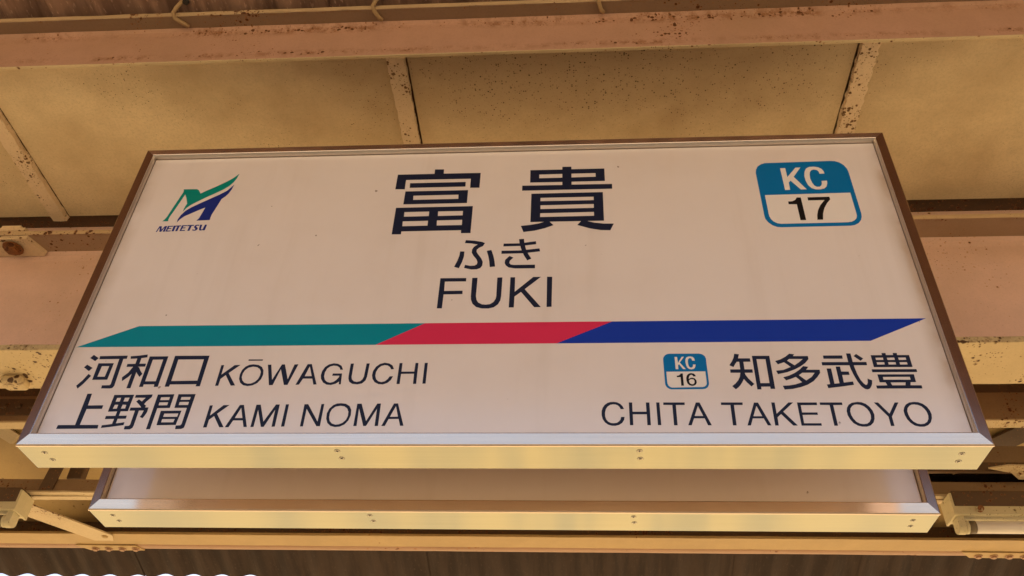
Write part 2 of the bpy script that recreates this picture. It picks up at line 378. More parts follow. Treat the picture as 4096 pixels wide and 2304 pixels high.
# ------------------------------------------------------------------ angle purlin in front, with hook bolts
pA = thing('angle_purlin', 'pinkish rust-spotted steel angle purlin under the corrugated roof, held by hook bolts', 'purlin', (0, -0.036, 3.788))
leg = [(-0.036, 3.788), (-0.036, 3.925), (-0.038, 3.939), (-0.046, 3.947), (-0.046, 3.9475), (-0.030, 3.9475), (-0.030, 3.788)]
prism_x('vertical_leg', rounded(leg, 0.0015, 2, sharp=(1, 2, 3, 4, 5)), -6, 6, M['angle_leg'], pA, step=0.11, wob=0.0006)
prism_x('lit_bottom_edge', rounded([(-0.0366, 3.7862), (-0.0366, 3.7892), (-0.0262, 3.7892), (-0.0262, 3.7862)], 0.0008, 1), -6, 6, M['purlin_pale'], pA, step=0.07, wob=0.0004)  # pale strip paints in the ground bounce on the leg's lower edge
top = [(-0.088, 3.948), (-0.088, 3.963), (-0.030, 3.965), (-0.030, 3.948)]
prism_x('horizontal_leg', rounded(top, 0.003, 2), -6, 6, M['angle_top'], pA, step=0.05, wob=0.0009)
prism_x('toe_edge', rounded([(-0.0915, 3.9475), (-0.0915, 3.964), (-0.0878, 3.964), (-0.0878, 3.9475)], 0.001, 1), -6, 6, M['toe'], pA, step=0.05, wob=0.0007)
for hx, lean in ((-1.030, 0.02), (-0.405, 0.005), (0.275, 0.0)):
    h = thing('hook_bolt', 'bent hook bolt gripping the toe of the rusty angle purlin', 'bolt', (hx, -0.10, 3.95), group='hook bolts along the angle purlin')
    tube_path('hook_rod', [(hx + 0.030, -0.118, 4.01), (hx + 0.016, -0.116, 3.985), (hx - 0.002, -0.106, 3.966), (hx - 0.010, -0.098, 3.952), (hx - 0.006, -0.086, 3.942), (hx + lean, -0.066, 3.938), (hx + lean + 0.008, -0.056, 3.940)], 0.0066, M['hook'], h)
    cyl('seal_washer', (hx + 0.031, -0.119, 3.996), (hx + 0.029, -0.118, 3.975), 0.012, M['slot'], h, 12, 0.009)

# ------------------------------------------------------------------ front bay ceiling
cF = thing('canopy_ceiling', 'cream board ceiling with mouldy specks between angle purlin and deep girder', 'ceiling', (0, 0, 3.876))
seams = [-4.57, -3.16, -1.752, -0.357, 1.073, 2.48, 3.90]
for a, b in zip(seams[:-1], seams[1:]):
    nx, ny = 14, 8; v, f = [], []
    sag = random.uniform(0.002, 0.005)
    ga = 0.0345 if a < 0.5 else 0.0302; gb = 0.0345 if b > 0.5 else 0.0302   # open joint beside the batten
    for s in (0, 1):
        for j in range(ny + 1):
            for i in range(nx + 1):
                u, w = i / nx, j / ny
                x = a + ga + (b - a - ga - gb) * u; y = -0.030 + 0.730 * w
                z = 3.876 - sag * math.sin(math.pi * u) * math.sin(math.pi * w) + (0.0 if s == 0 else 0.011)
                v.append((x, y, z))
    n2 = (nx + 1) * (ny + 1)
    for s in (0, 1):
        for j in range(ny):
            for i in range(nx):
                q = s * n2 + j * (nx + 1) + i; f.append((q, q + 1, q + nx + 2, q + nx + 1))
    for j in range(ny):
        for i in (0, nx):
            q = j * (nx + 1) + i; f.append((q, q + nx + 1, n2 + q + nx + 1, n2 + q))
    for i in range(nx):
        for j in (0, ny):
            q = j * (nx + 1) + i; f.append((q, q + 1, n2 + q + 1, n2 + q))
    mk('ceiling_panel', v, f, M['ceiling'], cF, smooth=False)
for sx in seams[1:-1]:
    ks = 46; v, f = [], []
    for i in range(ks + 1):
        y = -0.029 + 0.737 * i / ks
        chip = lambda: random.uniform(-0.0026, 0.0026) if random.random() < 0.75 else random.uniform(-0.005, 0.003)
        hw = 0.029
        v += [(sx - hw + chip(), y, 3.8785), (sx - hw + 0.002 + chip(), y, 3.858), (sx, y, 3.8565 + random.uniform(-0.0006, 0.0006)), (sx + hw - 0.002 + chip(), y, 3.858), (sx + hw + chip(), y, 3.8785)]
    for i in range(ks):
        for k in range(4): f.append((i * 5 + k, i * 5 + k + 1, (i + 1) * 5 + k + 1, (i + 1) * 5 + k))
        f.append((i * 5, (i + 1) * 5, (i + 1) * 5 + 4, i * 5 + 4))
    f += [(0, 1, 2, 3, 4), tuple(range(ks * 5, ks * 5 + 5))]
    mk('batten', v, f, M['batten'], cF)

# ------------------------------------------------------------------ deep girder behind the signs
gB = thing('steel_girder', 'deep pinkish steel girder with pitted bottom flange running behind both signs', 'girder', (0, 0.70, 3.253))
bf = [(0.700, 3.253), (0.700, 3.276), (0.934, 3.276), (0.934, 3.253)]
prism_x('bottom_flange', rounded(bf, 0.003, 2), -6, 6, M['flange'], gB, step=0.06, wob=0.0007)
prism_x('web', [(0.808, 3.2755), (0.808, 3.745), (0.803, 3.768), (0.792, 3.780), (0.842, 3.780), (0.831, 3.768), (0.826, 3.745), (0.826, 3.2755)], -6, 6, M['web'], gB)
tf = [(0.700, 3.781), (0.700, 3.797), (0.934, 3.797), (0.934, 3.781)]
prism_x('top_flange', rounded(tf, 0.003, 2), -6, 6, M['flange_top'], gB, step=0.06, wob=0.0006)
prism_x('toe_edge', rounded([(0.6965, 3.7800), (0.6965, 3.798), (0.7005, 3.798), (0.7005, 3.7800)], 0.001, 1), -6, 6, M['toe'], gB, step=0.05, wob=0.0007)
prism_x('gap_shade_strip', [(0.712, 3.8895), (0.712, 3.8965), (0.7748, 3.8965), (0.7748, 3.8895)], -6, 6, M['dark_steel'], gB)  # dark strip added to paint in the shaded gap under the roof
prism_x('packing_plate', [(0.775, 3.7965), (0.775, 3.900), (0.787, 3.900), (0.787, 3.7965)], -6, 6, M['web'], gB)
# clamp gripping the upper flange
cl = thing('flange_clamp', 'rusty bolted clamp plate gripping the girder flange under the ceiling boards', 'clamp', (-1.92, 0.74, 3.76))
plate('lower_plate', [(-2.03, 0.706), (-1.845, 0.702), (-1.812, 0.790), (-1.822, 0.799), (-2.03, 0.80)], 3.764, 3.7805, M['batten'], cl)
plate('upper_plate', [(-2.03, 0.692), (-1.862, 0.692), (-1.850, 0.735), (-2.03, 0.74)], 3.7975, 3.812, M['batten'], cl)
o = mk('rounded_cap', *(lambda r: (r[0], r[1]))(boxv(-1.960, -1.885, 0.695, 0.73, 3.8121, 3.826)), M['batten'], cl)
cyl('bolt_shaft', (-1.915, 0.745, 3.765), (-1.915, 0.745, 3.742), 0.017, M['rust'], cl, 12, 0.015)
bolt(cl, (-1.915, 0.745, 3.757), 0.026, 0.016)
# little cleat below the bottom flange at the picture's edge
ce = thing('flange_cleat', 'rounded painted cleat under the pitted girder flange', 'cleat', (-1.75, 0.86, 3.253))
box('cleat_body', -1.80, -1.717, 0.84, 0.905, 3.222, 3.2535, M['flange'], ce, bev=0.012)

# ------------------------------------------------------------------ rear bay ceiling, sloping to the eave
def c2(y): return 3.33 + 0.29 * (2.2 - y)
cR = thing('canopy_ceiling', 'yellowed sloping board ceiling between deep girder and eave girder', 'ceiling', (0, 1.5, 3.53))
def slope_panel(x0, x1, y0, y1):
    v = []
    for s in (0, 0.010):
        v += [(x0, y0, c2(y0) + s), (x1, y0, c2(y0) + s), (x1, y1, c2(y1) + s), (x0, y1, c2(y1) + s)]
    mk('ceiling_panel', v, [(0, 1, 2, 3), (4, 5, 6, 7), (0, 1, 5, 4), (1, 2, 6, 5), (2, 3, 7, 6), (3, 0, 4, 7)], M['ceiling_far'], cR)
for x0, x1 in ((-4.6, -3.402), (-3.398, -1.2), (-1.197, 0.0), (0.003, 1.2)): slope_panel(x0, x1, 0.945, 2.196)
for x0, x1 in ((1.203, 2.5), (2.503, 4.6)):
    slope_panel(x0, x1, 0.945, 1.79); slope_panel(x0, x1, 1.97, 2.196)

# purlins of the rear bay
p1 = thing('angle_purlin', 'brown grimy angle purlin with bolted splice plate just behind the deep girder', 'purlin', (0, 1.30, 3.338))
prism_x('vertical_leg', [(1.300, 3.343), (1.300, 3.457), (1.306, 3.457), (1.306, 3.343)], -6, 6, M['purlin'], p1, step=0.1, wob=0.0008)
prism_x('bottom_leg', [(1.300, 3.336), (1.300, 3.3425), (1.352, 3.3425), (1.352, 3.336)], -6, 6, M['purlin_pale'], p1, step=0.1, wob=0.0008)
prism_x('gap_shade_plate', [(1.3064, 3.440), (1.3064, 3.592), (1.3110, 3.592), (1.3110, 3.440)], -6, 6, M['dark_steel'], p1)  # dark plate added where only a shaded gap shows
box('splice_plate', -2.45, -1.90, 1.293, 1.2995, 3.368, 3.440, M['dark_steel'], p1)
for bx in (-2.09, -2.03, -1.975, -2.16):
    b_ = cyl('splice_bolt', (bx, 1.294, 3.405), (bx, 1.281, 3.405), 0.013, M['dark_steel'], p1, 6, 0.011, smooth=False)
for px in (-3.2, -1.0, 1.0, 3.2):
    box('hanger_tab', px - 0.03, px + 0.03, 1.3065, 1.314, 3.40, c2(1.31) + 0.004, M['purlin'], p1)

p2 = thing('angle_purlin', 'worn angle purlin with flaking pale underside carrying the fluorescent lamps', 'purlin', (0, 1.66, 3.215))
prism_x('vertical_leg', [(1.660, 3.2225), (1.660, 3.276), (1.666, 3.276), (1.666, 3.2225)], -6, 6, M['purlin'], p2, step=0.08, wob=0.0012)
prism_x('bottom_leg', [(1.658, 3.215), (1.658, 3.222), (1.727, 3.222), (1.727, 3.215)], -6, 6, M['purlin_pale'], p2, step=0.05, wob=0.0014)
prism_x('edge_strip', [(1.688, 3.2105), (1.688, 3.2145), (1.718, 3.2145), (1.718, 3.2105)], -2.6, 2.6, M['purlin_pale'], p2, step=0.05, wob=0.001)
for px in (-3.2, -1.0, 1.0, 3.2):
    box('hanger_tab', px - 0.03, px + 0.03, 1.6665, 1.674, 3.25, c2(1.67) + 0.004, M['purlin'], p2)
hg = thing('strap_hanger', 'brown steel strap with square block tying lamp purlin to the ceiling', 'hanger', (-2.0, 1.68, 3.22))
mk('strap', [(-2.058, 1.652, 3.226), (-1.998, 1.652, 3.226), (-1.972, 1.652, 3.47), (-2.030, 1.652, 3.47), (-2.058, 1.6585, 3.226), (-1.998, 1.6585, 3.226), (-1.972, 1.6585, 3.49), (-2.030, 1.6585, 3.49)],
   [(0, 1, 2, 3), (4, 5, 6, 7), (0, 1, 5, 4), (1, 2, 6, 5), (2, 3, 7, 6), (3, 0, 4, 7)], M['dark_steel'], hg)
box('block', -1.990, -1.925, 1.700, 1.745, 3.300, 3.462, M['dark_steel'], hg, bev=0.006)
cyl('strap_bolt', (-2.018, 1.653, 3.335), (-2.018, 1.642, 3.335), 0.011, M['dark_steel'], hg, 6, smooth=False)
bt = thing('brace_angle', 'pale angle brace crossing the sloping ceiling above the lamp end plate', 'brace', (-2.3, 1.6, 3.48))
dv = Vector((0.26, 1.0, -0.29)).normalized()
q0, q1 = Vector((-2.50, 1.35, c2(1.35) - 0.004)), Vector((-2.235, 1.655, c2(1.655) - 0.004))
sd = Vector((-0.72, 0.60, -0.17)) * 0.085; dn = Vector((0, -0.02, -0.010))
mk('brace_bar', [q0, q1, q1 + sd, q0 + sd, q0 + dn, q1 + dn, q1 + sd + dn, q0 + sd + dn], [(0, 1, 2, 3), (4, 5, 6, 7), (0, 1, 5, 4), (1, 2, 6, 5), (2, 3, 7, 6), (3, 0, 4, 7)], M['purlin_pale'], bt)

p3 = thing('channel_purlin', 'short brown channel purlin above the lamp with the wing nut', 'purlin', (2.2, 1.55, 3.262))
prism_x('web', [(1.550, 3.300), (1.550, 3.372), (1.556, 3.372), (1.556, 3.300)], 1.05, 4.6, M['purlin'], p3, step=0.1, wob=0.001)
prism_x('lower_flange', [(1.548, 3.262), (1.548, 3.2995), (1.566, 3.2995), (1.566, 3.262)], 1.05, 4.6, M['dark_steel'], p3, step=0.1, wob=0.001)
for px in (1.15, 2.9): box('hanger_tab', px - 0.03, px + 0.03, 1.5565, 1.563, 3.34, c2(1.56) + 0.004, M['purlin'], p3)
gu = thing('gusset_plate', 'pale pointed gusset plate bolted beneath the brown channel purlin', 'gusset', (1.85, 1.56, 3.258))
plate('plate_sheet', [(1.735, 1.515), (1.80, 1.490), (2.10, 1.500), (2.10, 1.62), (1.875, 1.600), (1.83, 1.548)], 3.2555, 3.2618, M['purlin_pale'], gu)
bolt(gu, (1.87, 1.552, 3.2555), 0.013, 0.010, mat='purlin_pale'); bolt(gu, (1.95, 1.556, 3.2555), 0.013, 0.010, mat='purlin_pale')
rb = thing('brace_bar', 'dark flat brace bar slanting across the ceiling beyond the sign frame', 'brace', (1.95, 1.6, 3.45))
q0, q1 = Vector((2.30, 1.33, c2(1.33) - 0.012)), Vector((1.70, 1.78, c2(1.78) - 0.012))
sd = Vector((0.055, 0.075, -0.022)); dn = Vector((0, 0, -0.009))
mk('bar', [q0, q1, q1 + sd, q0 + sd, q0 + dn, q1 + dn, q1 + sd + dn, q0 + sd + dn], [(0, 1, 2, 3), (4, 5, 6, 7), (0, 1, 5, 4), (1, 2, 6, 5), (2, 3, 7, 6), (3, 0, 4, 7)], M['dark_steel'], rb)  # bar stands in shadow, its darkness put into the paint

# ------------------------------------------------------------------ eave girder
gD = thing('eave_girder', 'ochre eave girder with bolted plates just before the scalloped roof edge', 'girder', (0, 2.145, 3.25))
prism_x('web', [(2.200, 3.2625), (2.200, 3.440), (2.208, 3.440), (2.208, 3.2625)], -6, 6, M['dark_steel'], gD)  # the web's shade is put into its dark paint
prism_x('bottom_flange', rounded([(2.147, 3.250), (2.147, 3.262), (2.264, 3.262), (2.264, 3.250)], 0.002, 2), -6, 6, M['eave'], gD, step=0.12, wob=0.0008)
lipp = [(2.2645, 3.2535), (2.276, 3.2485), (2.292, 3.2475), (2.310, 3.2500), (2.324, 3.2570), (2.332, 3.2680), (2.332, 3.274), (2.2645, 3.274)]
prism_x('rolled_lip', lipp, -6, 6, M['lip'], gD, step=0.15, wob=0.0006)
for xa, xb in ((-2.165, -1.88), (1.895, 2.25)):
    gp = plate('joint_plate', [(xa - 0.02, 2.262), (xb - 0.012, 2.266), (xb + 0.012, 2.318), (xa + 0.03, 2.320)], 3.2440, 3.2490, M['eave'], gD)
    k = 4 if xa < 0 else 5
    for i in range(k): bolt(gD, (xa + 0.062 + i * 0.066, 2.300, 3.2440), 0.013, 0.009, mat='lip')
br = thing('brace_bar', 'pale freckled flat brace bar bolted onto the ochre eave girder', 'brace', (-2.1, 2.0, 3.243))
plate('bar', [(-2.262, 1.735), (-1.955, 2.150), (-1.975, 2.205), (-2.065, 2.205), (-2.395, 1.786)], 3.2425, 3.2493, M['purlin_pale'], br)
bolt(br, (-1.995, 2.158, 3.2425), 0.010, 0.005, mat='eave')

# ------------------------------------------------------------------ fluorescent lamps
def lamp(label, x, s):
    t = thing('fluorescent_lamp', label, 'lamp', (x, 1.64, 3.05), group=None)
    X = lambda d: x + s * d
    def b(name, d0, d1, *r, **k): return box(name, min(X(d0), X(d1)), max(X(d0), X(d1)), *r, **k)
    b('housing', 0.012, 1.30, 1.612, 1.700, 3.150, 3.2150, M['dark_steel'], t, bev=0.004)
    b('batten_channel', 0.006, 1.30, 1.606, 1.692, 3.112, 3.1495, M['lamp_body'], t, bev=0.004)
    e = b('end_plate', -0.004, 0.0055, 1.598, 1.700, 3.108, 3.198, M['lamp_body'], t, bev=0.002)
    # lamp holder: a rounded tongue under the end plate
    prof = [(1.618, 3.115), (1.617, 3.085)] + [(1.642 - 0.0265 * math.cos(a), 3.079 - 0.0275 * math.sin(a)) for a in [math.pi * i / 10 for i in range(1, 10)]] + [(1.667, 3.085), (1.664, 3.115)]
    xa, xb = sorted((X(0.008), X(0.034)))
    prism_x('lamp_holder', prof, xa, xb, M['lamp_body'], t)
    cyl('holder_collar', (X(0.0335), 1.642, 3.079), (X(0.048), 1.642, 3.079), 0.0255, M['lamp_body'], t, 24)
    cyl('tube_cap', (X(0.0475), 1.642, 3.079), (X(0.074), 1.642, 3.079), 0.0245, M['cap'], t, 24, 0.0238)
    cyl('glass_tube', (X(0.0735), 1.642, 3.079), (X(1.22), 1.642, 3.079), 0.0232, M['tube'], t, 28)
    cyl('far_tube_cap', (X(1.2195), 1.642, 3.079), (X(1.25), 1.642, 3.079), 0.0240, M['cap'], t, 24)
    prism_x('far_lamp_holder', prof, *sorted((X(1.2495), X(1.28))), M['lamp_body'], t)
    w = cyl('wing_nut', (X(0.095), 1.6065, 3.133), (X(0.095), 1.590, 3.133), 0.0115, M['rust'], t, 10)
    mk('wing', [(X(0.078), 1.596, 3.138), (X(0.112), 1.596, 3.142), (X(0.112), 1.599, 3.130), (X(0.078), 1.599, 3.126), (X(0.095), 1.588, 3.120), (X(0.099), 1.590, 3.136)], [(0, 1, 2, 3), (3, 2, 4), (0, 1, 5), (1, 2, 5), (2, 4, 5), (4, 3, 5), (3, 0, 5)], M['lamp_body'], w)
    return t
lamp('fluorescent tube lamp with dark end cap and small wing nut under the purlin', 1.602, 1)
lamp('fluorescent lamp showing a square worn end plate and rounded lamp holder', -2.090, -1)

# ------------------------------------------------------------------ the two hanging signs
W2, H, D = 1.0, 0.933, 0.103
def sign(label, ox, oy, oz, face, lettered):
    t = thing('station_sign', label, 'sign', (ox, oy, oz))
    T = lambda x, y, z: (ox + x, oy + y, oz + z)
    # four mitred rails: profile of (inset, depth)
    def rail(side, mat, w):
        prof = [(0.0, 0.0085), (0.0, 0.0058), (0.0009, 0.0040), (0.0028, 0.0028), (w - 0.0022, 0.0), (w - 0.0005, 0.0008), (w, 0.0026), (w + 0.0025, 0.0065), (w + 0.0030, 0.0150), (w + 0.0030, 0.0185), (0.004, 0.0185)]
        v, f = [], []; n = len(prof)
        for e in (0, 1):
            for i, d in prof:
                ins = {'b': 0.0285, 't': 0.0255, 'l': 0.0255, 'r': 0.0255}
                sx = lambda k: i * ins[k] / w
                if side in 'bt':
                    z = i if side == 'b' else H - i
                    x = -W2 + sx('l') if e == 0 else W2 - sx('r')
                else:
                    x = -W2 + i if side == 'l' else W2 - i
                    z = sx('b') if e == 0 else H - sx('t')
                v.append(T(x, d, z))
        f = [(k, (k + 1) % n, n + (k + 1) % n, n + k) for k in range(n)] + [tuple(range(n)), tuple(range(n, 2 * n))]
        o = mk('frame_rail', v, f, mat, t); o.data.materials.append(M['alu_inner'])
        for p in o.data.polygons[5:9]: p.material_index = 1
        return o
    rail('b', M['alu_x'], 0.0285); rail('t', M['alu_x'], 0.0255); rail('l', M['alu_z'], 0.0255); rail('r', M['alu_z'], 0.0255)
    p = box('face_panel', *(ox - W2 + 0.012, ox + W2 - 0.012), oy + 0.0150, oy + 0.0184, oz + 0.012, oz + H - 0.012, M[face], t)
    # dark gasket line between rail and face
    gk = [(-W2 + 0.0278, -W2 + 0.0296, 0.0312, H - 0.0280), (W2 - 0.0296, W2 - 0.0278, 0.0312, H - 0.0280), (-W2 + 0.0296, W2 - 0.0296, H - 0.0300, H - 0.0280)]
    for a, b, c, d in gk: box('gasket', ox + a, ox + b, oy + 0.0138, oy + 0.0152, oz + c, oz + d, M['gasket'], t)
    # casing: top, back and two sides
    mkb = lambda name, x0, x1, y0, y1, z0, z1, mat: box(name, ox + x0, ox + x1, oy + y0, oy + y1, oz + z0, oz + z1, M[mat], t)
    mkb('side_plate', -W2 + 0.0012, -W2 + 0.0032, 0.0187, D, 0.0035, H - 0.001, 'alu_z')
    mkb('side_plate', W2 - 0.0032, W2 - 0.0012, 0.0187, D, 0.0035, H - 0.001, 'alu_z')
    mkb('top_plate', -W2 + 0.0033, W2 - 0.0033, 0.0187, D, H - 0.003, H - 0.001, 'alu_x')
    mkb('back_plate', -W2 + 0.0033, W2 - 0.0033, D - 0.002, D - 0.0001, 0.0036, H - 0.0031, 'alu_x')
    bp = box('bottom_plate', ox - W2 + 0.0010, ox + W2 - 0.0010, oy + 0.0092, oy + D, oz + 0.0008, oz + 0.0033, M['alu_bottom'], t, bev=0.0007)
    for sx, ys in ((-0.950, (0.035, 0.066)), (-0.312, (0.027, 0.058)), (0.312, (0.026, 0.058)), (0.948, (0.037, 0.068))):
        for k, sy in enumerate(ys):
            c = T(sx + 0.003 * k, sy, 0.0008)
            n = 16
            def disc(r0, r1, z0, z1, name, mat, par):
                v = []
                for rr, zz in ((r0, z0), (r1, z1)):
                    v += [(c[0] + rr * math.cos(2 * math.pi * i / n), c[1] + rr * math.sin(2 * math.pi * i / n), zz) for i in range(n)]
                f = [(i, (i + 1) % n, n + (i + 1) % n, n + i) for i in range(n)] + [tuple(range(n)), tuple(range(n, 2 * n))]
                return mk(name, v, f, M[mat], par)
            disc(0.0062, 0.0062, c[2] + 0.0003, c[2] - 0.0002, 'countersink', 'slot', bp)
            disc(0.0055, 0.0049, c[2], c[2] - 0.0008, 'screw', 'screw', bp)
            a = random.uniform(0, 1.5)
            for q in (0, math.pi / 2):
                ux, uy = math.cos(a + q) * 0.0036, math.sin(a + q) * 0.0036; wx, wy = -uy * 0.3, ux * 0.3
                z0 = c[2] - 0.0008
                mk('screw_slot', [(c[0] + ux + wx, c[1] + uy + wy, z0 - 0.0002 - q * 1e-4), (c[0] - ux + wx, c[1] - uy + wy, z0 - 0.0002 - q * 1e-4), (c[0] - ux - wx, c[1] - uy - wy, z0 - 0.0002 - q * 1e-4), (c[0] + ux - wx, c[1] + uy - wy, z0 - 0.0002 - q * 1e-4)], [(0, 1, 2, 3)], M['slot'], bp)
    return t, p
front, face = sign('white framed name sign with dark lettering and a teal, red and navy stripe', 0, 0, 2.5, 'face', True)
rear, blank = sign('blank white metal-framed sign hanging close behind the lettered sign', 0.0034, 0.3347, 2.5137, 'face_blank', False)

# hanging arms, out of sight behind the signs
for hx, lab in ((-0.62, 'steel hanging arm behind the green and blue emblem side of the signs'), (0.62, 'steel hanging arm behind the large number badge side of the signs')):
    hb = thing('hanging_arm', lab, 'bracket', (hx, 0.4, 3.7))
    box('arm', hx - 0.02, hx + 0.02, 0.1032, 0.76, 3.470, 3.510, M['purlin'], hb)
    box('front_drop_bar', hx - 0.02, hx + 0.02, 0.1029, 0.1155, 2.75, 3.4695, M['purlin'], hb)
    box('rear_drop_bar', hx - 0.02, hx + 0.02, 0.380, 0.392, 3.4450, 3.4695, M['purlin'], hb)
    box('flange_lug', hx - 0.03, hx + 0.03, 0.73, 0.745, 3.5105, 3.7815, M['purlin'], hb)

